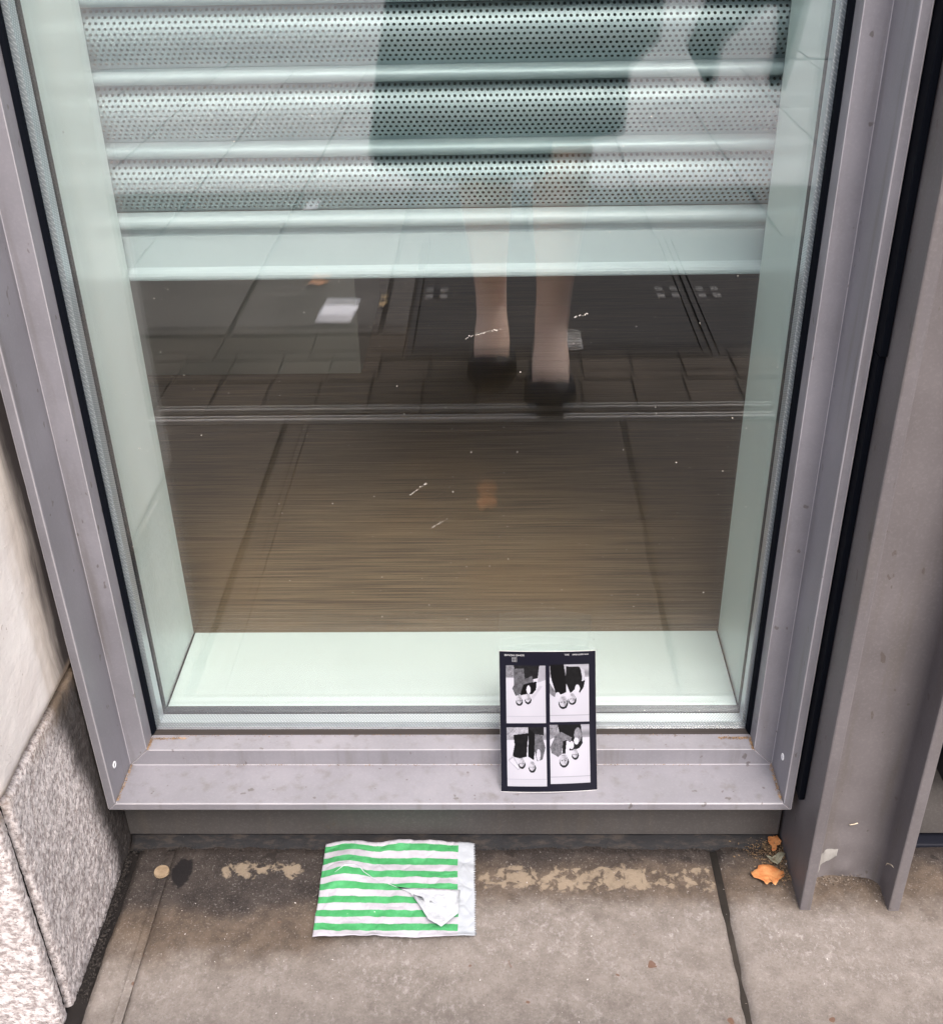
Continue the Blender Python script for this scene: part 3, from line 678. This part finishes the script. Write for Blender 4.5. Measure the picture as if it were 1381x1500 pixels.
# leaves and litter ------------------------------------------------------------
def m_leaf(name, a, b):
    t = MT(name, a, .6); p = t.pos(); t.col(t.mix(t.ramp(t.noise(p, 130, 4, .65), .3, .7), a, b)); t.bump(t.noise(p, 300, 3), .4, .001); return t
ORL = m_leaf('orange_leaf', (.44, .15, .045), (.60, .28, .11))
def leaf(name, outline, z, mat, label, cat, curl=.0025, group=None):
    cx = sum(p[0] for p in outline)/len(outline); cy = sum(p[1] for p in outline)/len(outline); bm = bmesh.new(); rings = []
    dense = []
    for a, b in zip(outline, outline[1:]+outline[:1]):
        for f in (0, .34, .67): dense.append((a[0]+(b[0]-a[0])*f+random.uniform(-.0008, .0008)*(f > 0), a[1]+(b[1]-a[1])*f+random.uniform(-.0008, .0008)*(f > 0)))
    for k in range(5):
        f = k/4
        rings.append([bm.verts.new((cx+(x-cx)*f, cy+(y-cy)*f, z+curl*f*f*(.5+mnoise.noise(Vector((x*90, y*90, 2)))) + .001*mnoise.noise(Vector((x*200*f, y*200*f, 1))))) for x, y in dense])
    for A_, B_ in zip(rings, rings[1:]):
        n_ = len(dense)
        for k in range(n_): bm.faces.new((A_[k], A_[(k+1) % n_], B_[(k+1) % n_], B_[k]))
    bmesh.ops.remove_doubles(bm, verts=bm.verts, dist=1e-6)
    o = fin(name, bm, mat, None, True); o.modifiers.new('s', 'SOLIDIFY').thickness = .0004; return tag(o, label, cat, group)
leaf('dead_leaf', [(.657, -.047), (.6625, -.044), (.6675, -.0455), (.6705, -.052), (.668, -.058), (.664, -.0585), (.6625, -.065), (.658, -.066), (.6585, -.058), (.656, -.053)], ZG+.006, ORL, 'small orange dead leaf at the base of the steel column, nearer the wall', 'leaf')
leaf('dead_leaf', [(.630, -.0935), (.637, -.090), (.6395, -.086), (.647, -.085), (.656, -.0865), (.6645, -.092), (.6635, -.098), (.660, -.101), (.6565, -.1045), (.652, -.111), (.6485, -.107), (.643, -.110), (.6395, -.1045), (.632, -.101)], ZG+.005, ORL, 'larger ragged orange dead leaf on the stone before the column', 'leaf')
OLV = m_leaf('dry_leaf', (.20, .19, .13), (.34, .33, .25))
leaf('leaf_scrap', [(.650, -.072), (.656, -.074), (.668, -.066), (.671, -.070), (.660, -.083), (.655, -.081)], ZG+.005, OLV, 'crumpled grey-green leaf scrap between the two orange leaves', 'leaf')
BRN = m_leaf('brown_debris', (.10, .062, .035), (.26, .17, .09))
def crumbs(name, boxes, n, mat, label, cat, smin=.0006, smax=.0018):
    bm = bmesh.new()
    for _ in range(n):
        b = random.choice(boxes); f = random.random(); p = Vector((b[0]+(b[3]-b[0])*f, b[1]+(b[4]-b[1])*f, b[2]+(b[5]-b[2])*f)) + Vector((random.gauss(0, b[6]), random.gauss(0, b[6]), abs(random.gauss(0, b[6]*.25))))
        s = random.uniform(smin, smax); vs_ = [bm.verts.new(p+Vector((random.uniform(-1, 1), random.uniform(-1, 1), random.uniform(-.6, .6)))*s) for _k in range(4)]
        for f3 in ((0,1,2),(0,2,3),(0,3,1),(1,3,2)): bm.faces.new([vs_[i] for i in f3])
    o = fin(name, bm, mat); tag(o, label, cat, kind='stuff'); return o
LIT = m_leaf('tan_debris', (.16, .095, .05), (.40, .26, .14))
crumbs('debris', [(.640, -.062, ZG+.001, .672, -.066, ZG+.002, .010), (.655, -.05, ZG+.003, .668, -.10, ZG+.002, .007)], 900, BRN, 'brown leaf crumbs gathered beside the foot of the column', 'debris')
crumbs('debris', [(W+.003, -.0105, -.0035, W+.004, -.0275, -.0035, .0011), (W+.0235, -.029, -.0243, W+.0235, -.080, -.0243, .0011), (W-.03, -.0105, -.0037, W+.002, -.0105, -.0037, .0009)], 750, LIT, 'tan dirt packed into the right corner of the window frame', 'dirt', .0004, .0013)
crumbs('debris', [(-.003, -.0105, -.0035, -.004, -.0275, -.0035, .0010), (-.0235, -.029, -.0243, -.0235, -.080, -.0243, .0008), (.0, -.0105, -.0037, .035, -.0105, -.0037, .0008)], 620, LIT, 'tan dirt packed into the left corner of the window frame', 'dirt', .0004, .0012)
crumbs('debris', [(.02, -.0062, -.0036, W-.02, -.0062, -.0036, .0007), (.05, -.0290, -.0243, W-.05, -.0290, -.0243, .0006)], 900, BRN, 'brown dirt line along the gasket and step of the window sill', 'dirt', .0003, .0010)
crumbs('debris', [(-.03, -.062, ZG+.004, .64, -.062, ZG+.004, .002), (-.03, -.06, ZG+.002, -.027, -.25, ZG+.001, .003)], 1300, MT('black_grit', (.03, .025, .022), .95), 'black grit along the foot of the base panel and pier', 'grit', .0006, .0018)
crumbs('debris', [(.692, -.098, ZG+.001, .752, -.098, ZG+.001, .005), (.765, -.088, ZG+.001, .762, -.132, ZG+.001, .003), (.683, -.13, ZG+.001, .684, -.095, ZG+.001, .002)], 700, m_leaf('grey_grit', (.07, .055, .045), (.22, .18, .15)), 'brown grit around the foot of the steel column', 'grit', .0005, .0016)
crumbs('grit', [(.0, -.30, ZG, .75, -.30, ZG, .09), (.0, -.2, ZG, .75, -.16, ZG, .05)], 420, m_leaf('stone_grit', (.12, .08, .06), (.70, .66, .64)), 'tiny pale and rust coloured grit scattered over the stone slab', 'grit', .0003, .0011)
# round tan disc near the left corner
bm = bmesh.new(); bmesh.ops.create_cone(bm, segments=28, radius1=.0082, radius2=.0078, depth=.0022, cap_ends=True)
for v in bm.verts: v.co += Vector((.0101, -.092, ZG+.0035))
o = fin('bottle_cap_disc', bm, m_leaf('tan_disc', (.22, .16, .10), (.32, .24, .16))); o.name = 'round_disc'; tag(o, 'small round tan disc lying by the left joint near the granite', 'disc')
# stalks on the column web, white splashes
for (pts, lb) in (([(.7215, -.0940, -.0445), (.7255, -.0945, -.0432), (.7295, -.0942, -.0418)], 'short pale straw stuck on the column web'), ([(.7612, -.108, -.088), (.7600, -.112, -.080), (.7607, -.120, -.073), (.7603, -.126, -.070)], 'curved pale straw clinging to the right flange of the column')):
    tag(fin('straw', sweep(pts, .0006, 5), m_leaf('straw', (.55, .46, .34), (.66, .58, .46)), None, True), lb, 'straw')
# litter on the pavement behind, seen in the glass
PAPW = MT('litter_white', (.68, .67, .72), .7)
leaf('paper_sheet', [(-.040, -1.450), (-.029, -1.553), (.050, -1.547), (.041, -1.443)], ZG+.004, PAPW, 'white sheet of paper on the pavement, seen reflected at left', 'paper', .003)
leaf('paper_scrap', [(-.19, -2.31), (-.18, -2.345), (-.15, -2.35), (-.148, -2.325), (-.165, -2.30)], ZG+.005, PAPW, 'small white paper scrap farther off, seen reflected in the shutter', 'paper', .01)
leaf('dead_leaf', [(.095, -1.535), (.102, -1.562), (.114, -1.566), (.117, -1.545), (.107, -1.53)], ZG+.005, m_leaf('yellow_leaf', (.55, .36, .16), (.66, .5, .28)), 'pale yellow leaf on the paving, seen reflected right of the paper', 'leaf', .012)
leaf('dead_leaf', [(.332, -.650), (.333, -.662), (.340, -.674), (.350, -.679), (.361, -.674), (.367, -.661), (.365, -.648), (.357, -.640), (.348, -.642), (.340, -.638)], ZG+.005, ORL, 'orange leaf on the slab, seen reflected low in the glass', 'leaf', .008)
leaf('dead_leaf', [(-.09, -1.69), (-.08, -1.72), (-.04, -1.715), (-.045, -1.685)], ZG+.005, ORL, 'orange leaf seen reflected just under the shutter bar at left', 'leaf', .008)

# dust, splashes and scratches on the outer glass ------------------------------
DUST = MT('glass_dust', (.72, .68, .62), .9)
bm = bmesh.new()
def fleck(x, z, s):
    a0 = random.random()*6; n_ = random.choice((4, 5, 6)); el = random.uniform(.4, 1)
    bm.faces.new([bm.verts.new((x+s*math.cos(a0+6.283*k/n_)*random.uniform(.5, 1), -.0003, z+s*el*math.sin(a0+6.283*k/n_)*random.uniform(.5, 1))) for k in range(n_)])
for _ in range(300):
    fleck(random.uniform(.006, W-.006), random.uniform(.01, .66), random.choice((.00035, .0004, .0004, .0005, .0006, .0008)))
for (xa, za, xb, zb, n_) in ((.3412, .4474, .372, .4555, 34), (.435, .465, .450, .4695, 14), (.2865, .2904, .303, .3030, 26), (.3043, .2525, .321, .2640, 26)):
    for k in range(n_):
        f = random.random(); fleck(xa+(xb-xa)*f+random.gauss(0, .0004), za+(zb-za)*f+random.gauss(0, .0005), random.uniform(.0003, .0008))
o = fin('glass_dust', bm, DUST, win); tag(o, kind='stuff')

# ================================================================== THE PERSON WITH THE PHONE (seen only in the glass)
SKIN = MT('skin', (.92, .67, .54), .5); SKIN.b.inputs['Subsurface Weight'].default_value = .05
per = thing('person', (.42, -1.25, ZG), 'person in a dark green skirt and black ballet flats photographing the window, seen reflected', 'person')
def z_(h): return h+ZG
J = []; E_ = []
def add(p, r, par=None):
    J.append((Vector((p[0], p[1], z_(p[2]))), r)); 
    if par is not None: E_.append((par, len(J)-1))
    return len(J)-1
pel = add((.425, -1.315, .90), (.125, .10)); 
sp1 = add((.425, -1.325, 1.04), (.105, .085), pel); sp2 = add((.425, -1.33, 1.20), (.125, .095), sp1); sp3 = add((.425, -1.325, 1.315), (.10, .075), sp2)
nk = add((.425, -1.315, 1.385), (.048, .050), sp3); nk2 = add((.425, -1.295, 1.435), (.046, .050), nk)
hd1 = add((.425, -1.268, 1.485), (.066, .080), nk2); hd2 = add((.425, -1.262, 1.545), (.082, .098), hd1); hd3 = add((.425, -1.268, 1.605), (.066, .08), hd2)
def leg(hx, hy, kx, ky, cx_, cy_, ax_, ay_, toe):
    h = add((hx, hy, .84), (.085, .09), pel); m = add(((hx+kx)/2, (hy+ky)/2, .66), (.075, .078), h); k = add((kx, ky, .46), (.053, .055), m)
    c = add((cx_, cy_, .34), (.056, .060), k); d = add(((cx_+ax_)/2, (cy_+ay_)/2, .19), (.037, .040), c); a = add((ax_, ay_, .092), (.029, .035), d)
    f = add((ax_+(toe[0]-ax_)*.30, ay_+(toe[1]-ay_)*.34, .062), (.040, .030), a); g_ = add((ax_+(toe[0]-ax_)*.62, ay_+(toe[1]-ay_)*.64, .036), (.040, .020), f); g2 = add((ax_+(toe[0]-ax_)*.9, ay_+(toe[1]-ay_)*.86, .018), (.030, .010), g_)
    he = add((ax_, ay_-.030, .040), (.026, .026), a)
leg(.355, -1.315, .338, -1.300, .346, -1.312, .357, -1.295, (.356, -1.112))
leg(.495, -1.300, .498, -1.215, .489, -1.215, .474, -1.180, (.466, -.990))
def arm(s, el, wr):
    sh = add((.425+s*.155, -1.325, 1.315), (.046, .048), sp3); ua = add(((.425+s*.165+el[0])/2, (-1.325+el[1])/2, (1.30+el[2])/2), (.040, .040), sh)
    e = add(el, (.034, .034), ua); fa = add(tuple((a*.45+b*.55) for a, b in zip(el, wr)), (.030, .029), e); w_ = add(wr, (.021, .024), fa); return w_
PHC = CAM - fwd*.014 - u2*.052      # phone centre, behind the lens
def hnd(s):
    base = PHC + r2*(s*.058) - u2*.045 - fwd*.020; wr = base - u2*.060 - fwd*.045
    el = (.425+s*.185, -1.215, 1.02)
    w_ = arm(s, el, (wr.x, wr.y, wr.z-ZG)); q_ = base.copy(); pm = add((q_.x, q_.y, q_.z-ZG), (.026, .016), w_)
    return pm, base
for s in (-1, 1):
    pm, base = hnd(s)
    for k in range(4):      # four fingers behind and round the phone's edge, unequal lengths
        L = (.9, 1.0, .96, .78)[k]; o0 = base + u2*(.020-.017*k+.012) + r2*(s*.004)
        pts = [o0 + fwd*.012, o0 + fwd*(.024*L) - r2*(s*.010) + u2*.006, o0 + fwd*(.026) - r2*(s*.026*L) + u2*.008]
        pr_ = pm
        for i, p in enumerate(pts): pr_ = add((p.x, p.y, p.z-ZG), ((.0085, .0075, .0062)[i],)*2, pr_)
    th = [base + r2*(-s*.006) - fwd*.012 + u2*.010, base + r2*(-s*.022) - fwd*.006 + u2*.030, base + r2*(-s*.030) + fwd*.000 + u2*.048]
    pr_ = pm
    for i, p in enumerate(th): pr_ = add((p.x, p.y, p.z-ZG), ((.0105, .0090, .0070)[i],)*2, pr_)
me = bpy.data.meshes.new('body'); me.from_pydata([p for p, _ in J], E_, []); body = bpy.data.objects.new('body', me); link(body, per)
sk_ = body.modifiers.new('skin', 'SKIN'); 
if not me.skin_vertices: 
    bpy.context.view_layer.objects.active = body
for i, v in enumerate(me.skin_vertices[0].data if me.skin_vertices else []): v.radius = J[i][1]; v.use_root = (i == 0)
sk_.use_smooth_shade = True; sk_.branch_smoothing = .3; body.modifiers.new('sub', 'SUBSURF').levels = 2; body.modifiers['sub'].render_levels = 2
me.materials.append(SKIN.m)
def ringmesh(name, rings, mat, parent, cap=(False, True), smooth=True, nseg=None):
    bm = bmesh.new(); RR = [[bm.verts.new(p) for p in r] for r in rings]; n_ = len(rings[0])
    for A_, B_ in zip(RR, RR[1:]):
        for k in range(n_): bm.faces.new((A_[k], A_[(k+1) % n_], B_[(k+1) % n_], B_[k]))
    if cap[0]: bm.faces.new(RR[0])
    if cap[1]: bm.faces.new(RR[-1])
    return fin(name, bm, mat, parent, smooth)
def ering(cx, cy, z, rx, ry, n_=40, wav=0, ph=0):
    return [(cx+(rx+wav*math.sin(7*a+ph))*math.cos(a), cy+(ry+wav*math.sin(7*a+ph))*math.sin(a), z) for a in np.linspace(0, 2*math.pi, n_, endpoint=False)]
SKT = m_leaf('dark_green_cloth', (.020, .034, .032), (.032, .050, .046))
ringmesh('skirt', [ering(.330, -1.285, .272, .188, .150, wav=.011), ering(.335, -1.285, .30, .203, .155, wav=.011), ering(.362, -1.29, .45, .208, .150, wav=.009), ering(.395, -1.30, .60, .215, .145, wav=.005), ering(.42, -1.31, .76, .175, .13), ering(.425, -1.318, .90, .135, .108), ering(.425, -1.322, .93, .128, .102)], SKT, per, (False, False))
COATM = m_leaf('dark_cardigan', (.015, .026, .026), (.024, .036, .036))
ringmesh('cardigan', [ering(.475, -1.290, .331, .137, .135), ering(.476, -1.290, .44, .142, .14), ering(.455, -1.30, .487, .215, .145), ering(.45, -1.305, .60, .228, .148), ering(.43, -1.315, .78, .185, .135), ering(.425, -1.322, .93, .140, .112), ering(.425, -1.325, 1.08, .138, .112), ering(.425, -1.328, 1.17, .165, .115), ering(.425, -1.325, 1.22, .150, .095), ering(.425, -1.32, 1.262, .075, .066)], COATM, per, (False, False))
for s in (-1, 1):
    el = Vector((.425+s*.185, -1.215, 1.02+ZG)); sh = Vector((.425+s*.140, -1.325, 1.315+ZG)); base = PHC + r2*(s*.058) - u2*.045 - fwd*.020; wr = base - u2*.060 - fwd*.045
    pts = [sh-Vector((s*.03, 0, 0)), sh+Vector((s*.02, .004, -.02)), sh.lerp(el, .5)+Vector((s*.012, 0, 0)), el, el.lerp(wr, .5), wr.lerp(el, .12)]
    fin('sleeve', sweep(pts, [.062, .064, .054, .047, .041, .034], 16), COATM, per, True)
SHOE = MT('black_leather', (.008, .009, .014), .5, 0, .25)
def shoe(tx, ty, hx, hy):
    """ballet flat: closed toe, low sides, open instep"""
    d = Vector((tx-hx, ty-hy, 0)); L = d.length; d.normalize(); s = Vector((d.y, -d.x, 0)); bm = bmesh.new(); prs = []
    n_ = 22
    for i in range(n_+1):
        f = i/n_; a = Vector((hx, hy, 0))+d*(L*f); wd = .040*(1-.10*math.cos(f*6.28))*math.sqrt(max(0, 1-((f-.52)/.53)**4)) * (1+.22*math.exp(-((f-.72)/.2)**2))
        hgt = .046*(1-f)**.6*.55+.026*math.exp(-((f-.86)/.22)**2)*.9 + .020; hgt = max(.012, hgt*(math.sqrt(max(0.0, 1-f**10))))
        row = []; open_ = f < .75
        m = 13
        for k in range(m):
            an = math.pi*k/(m-1); c_ = math.cos(an); y_ = math.sin(an)
            top = hgt*(y_**.55) if not open_ else min(hgt*(y_**.55), hgt)
            row.append(a + s*(wd*c_*(1.0 if y_ < .5 else 1)) + Vector((0, 0, top)))
        prs.append((row, open_))
    VR = [[bm.verts.new((p.x, p.y, p.z+ZG+.001)) for p in row] for row, _ in prs]
    for i in range(n_):
        for k in range(12):
            if (i+1)/n_ < .80-.26*((k-5.5)/4.5)**2 and 1 <= k <= 10 and i > 0: continue
            try: bm.faces.new((VR[i][k], VR[i][k+1], VR[i+1][k+1], VR[i+1][k]))
            except ValueError: pass
    o = fin('shoe', bm, SHOE, per, True); mm = o.modifiers.new('s', 'SOLIDIFY'); mm.thickness = .0025; mm.offset = -1
    pts = [Vector((hx, hy, ZG+.003))+d*(L*f)+s*(sg*.042*math.sqrt(max(0, 1-((f-.52)/.53)**4))) for f, sg in [(x/14, 1) for x in range(15)]+[(x/14, -1) for x in range(14, -1, -1)]]
    bm2 = bmesh.new(); lo = [bm2.verts.new((p.x, p.y, ZG+.0005)) for p in pts]; hi = [bm2.verts.new((p.x, p.y, ZG+.006)) for p in pts]
    bm2.faces.new(lo); bm2.faces.new(hi)
    for k in range(len(pts)): bm2.faces.new((lo[k], lo[(k+1) % len(pts)], hi[(k+1) % len(pts)], hi[k]))
    bmesh.ops.remove_doubles(bm2, verts=bm2.verts, dist=1e-5); fin('sole', bm2, SHOE, o)
shoe(.356, -1.098, .357, -1.338); shoe(.465, -.976, .475, -1.223)
HAIR = m_leaf('brown_hair', (.03, .018, .012), (.07, .042, .026))
bm = bmesh.new(); bmesh.ops.create_uvsphere(bm, u_segments=32, v_segments=20, radius=1)
for v in list(bm.verts):
    c_ = v.co.copy(); low = max(0, -c_.z)
    v.co = Vector((.425+.088*c_.x*(1+.1*low), -1.285+.100*c_.y*(1 if c_.y < 0 else .72), z_(1.555)+(.095*c_.z if c_.z > 0 else .20*c_.z)))
kill = [f for f in bm.faces if f.calc_center_median().y > -1.272 and f.calc_center_median().z < z_(1.615)]
bmesh.ops.delete(bm, geom=kill, context='FACES'); fin('hair', bm, HAIR, per, True)
# face: eyes, mouth, nose
FC = Vector((.425, -1.178, z_(1.545)))
for s in (-1, 1):
    bm = bmesh.new(); bmesh.ops.create_uvsphere(bm, u_segments=12, v_segments=8, radius=.011)
    for v in bm.verts: v.co += Vector((.425+s*.028, -1.182, z_(1.548)))
    fin('eye', bm, MT('eye', (.06, .045, .04), .2), per, True)
fin('nose', sweep([(.425, -1.180, z_(1.552)), (.425, -1.168, z_(1.522)), (.425, -1.176, z_(1.512))], [.006, .010, .007], 10), SKIN, per, True)
fin('mouth', sweep([(.407, -1.185, z_(1.487)), (.425, -1.178, z_(1.489)), (.443, -1.185, z_(1.487))], [.003, .0055, .003], 8), MT('lips', (.42, .16, .14), .45), per, True)
# phone, held just behind the viewpoint
ph = thing('phone', PHC, 'dark phone held out in both hands, facing the window', 'phone')
def phone_box(name, wx, wz, d0, d1, mat, cx_=0, cz_=0):
    bm = bmesh.new(); bmbox(bm, cx_-wx, cx_+wx, d0, d1, cz_-wz, cz_+wz)
    for v in bm.verts: c_ = v.co.copy(); v.co = PHC + r2*c_.x + fwd*c_.y + u2*c_.z
    return bevmod(fin(name, bm, mat, ph), .002)
phone_box('case', .036, .073, -.008, 0, BLACK); phone_box('screen', .033, .069, -.0086, -.0081, MT('screen_glass', (.02, .02, .025), .1)); phone_box('camera_bump', .012, .014, .0003, .002, NAVY, 0, .052)
# dark coat hanging from the right forearm
ct = thing('draped_coat', (.80, -1.26, .40), 'dark coat hanging from the right arm, sleeve ends dangling, seen reflected', 'coat')
def drape(name, sil, y0, th):
    """cloth body given by left/right edges at each height"""
    rings = []
    for (z, xa, xb) in sil:
        n_ = 14; mx = (xa+xb)/2; hw = (xb-xa)/2
        rings.append([(mx+hw*math.cos(a), y0+th*math.sin(a)*(1+.25*math.sin(5*a)), z) for a in np.linspace(0, 2*math.pi, n_, endpoint=False)])
    return ringmesh(name, rings, COATM, ct, (True, True))
drape('sleeve', [(.409, .752, .768), (.425, .744, .773), (.470, .716, .779), (.487, .716, .786), (.535, .735, .85), (.56, .742, .89)], -1.27, .022)
drape('sleeve', [(.400, .872, .90), (.42, .868, .905), (.47, .876, .915), (.53, .872, .925), (.56, .86, .93)], -1.28, .022)
drape('body', [(.556, .74, .935), (.62, .72, .94), (.70, .68, .93), (.80, .62, .86), (.88, .585, .76), (.915, .60, .68)], -1.275, .034)
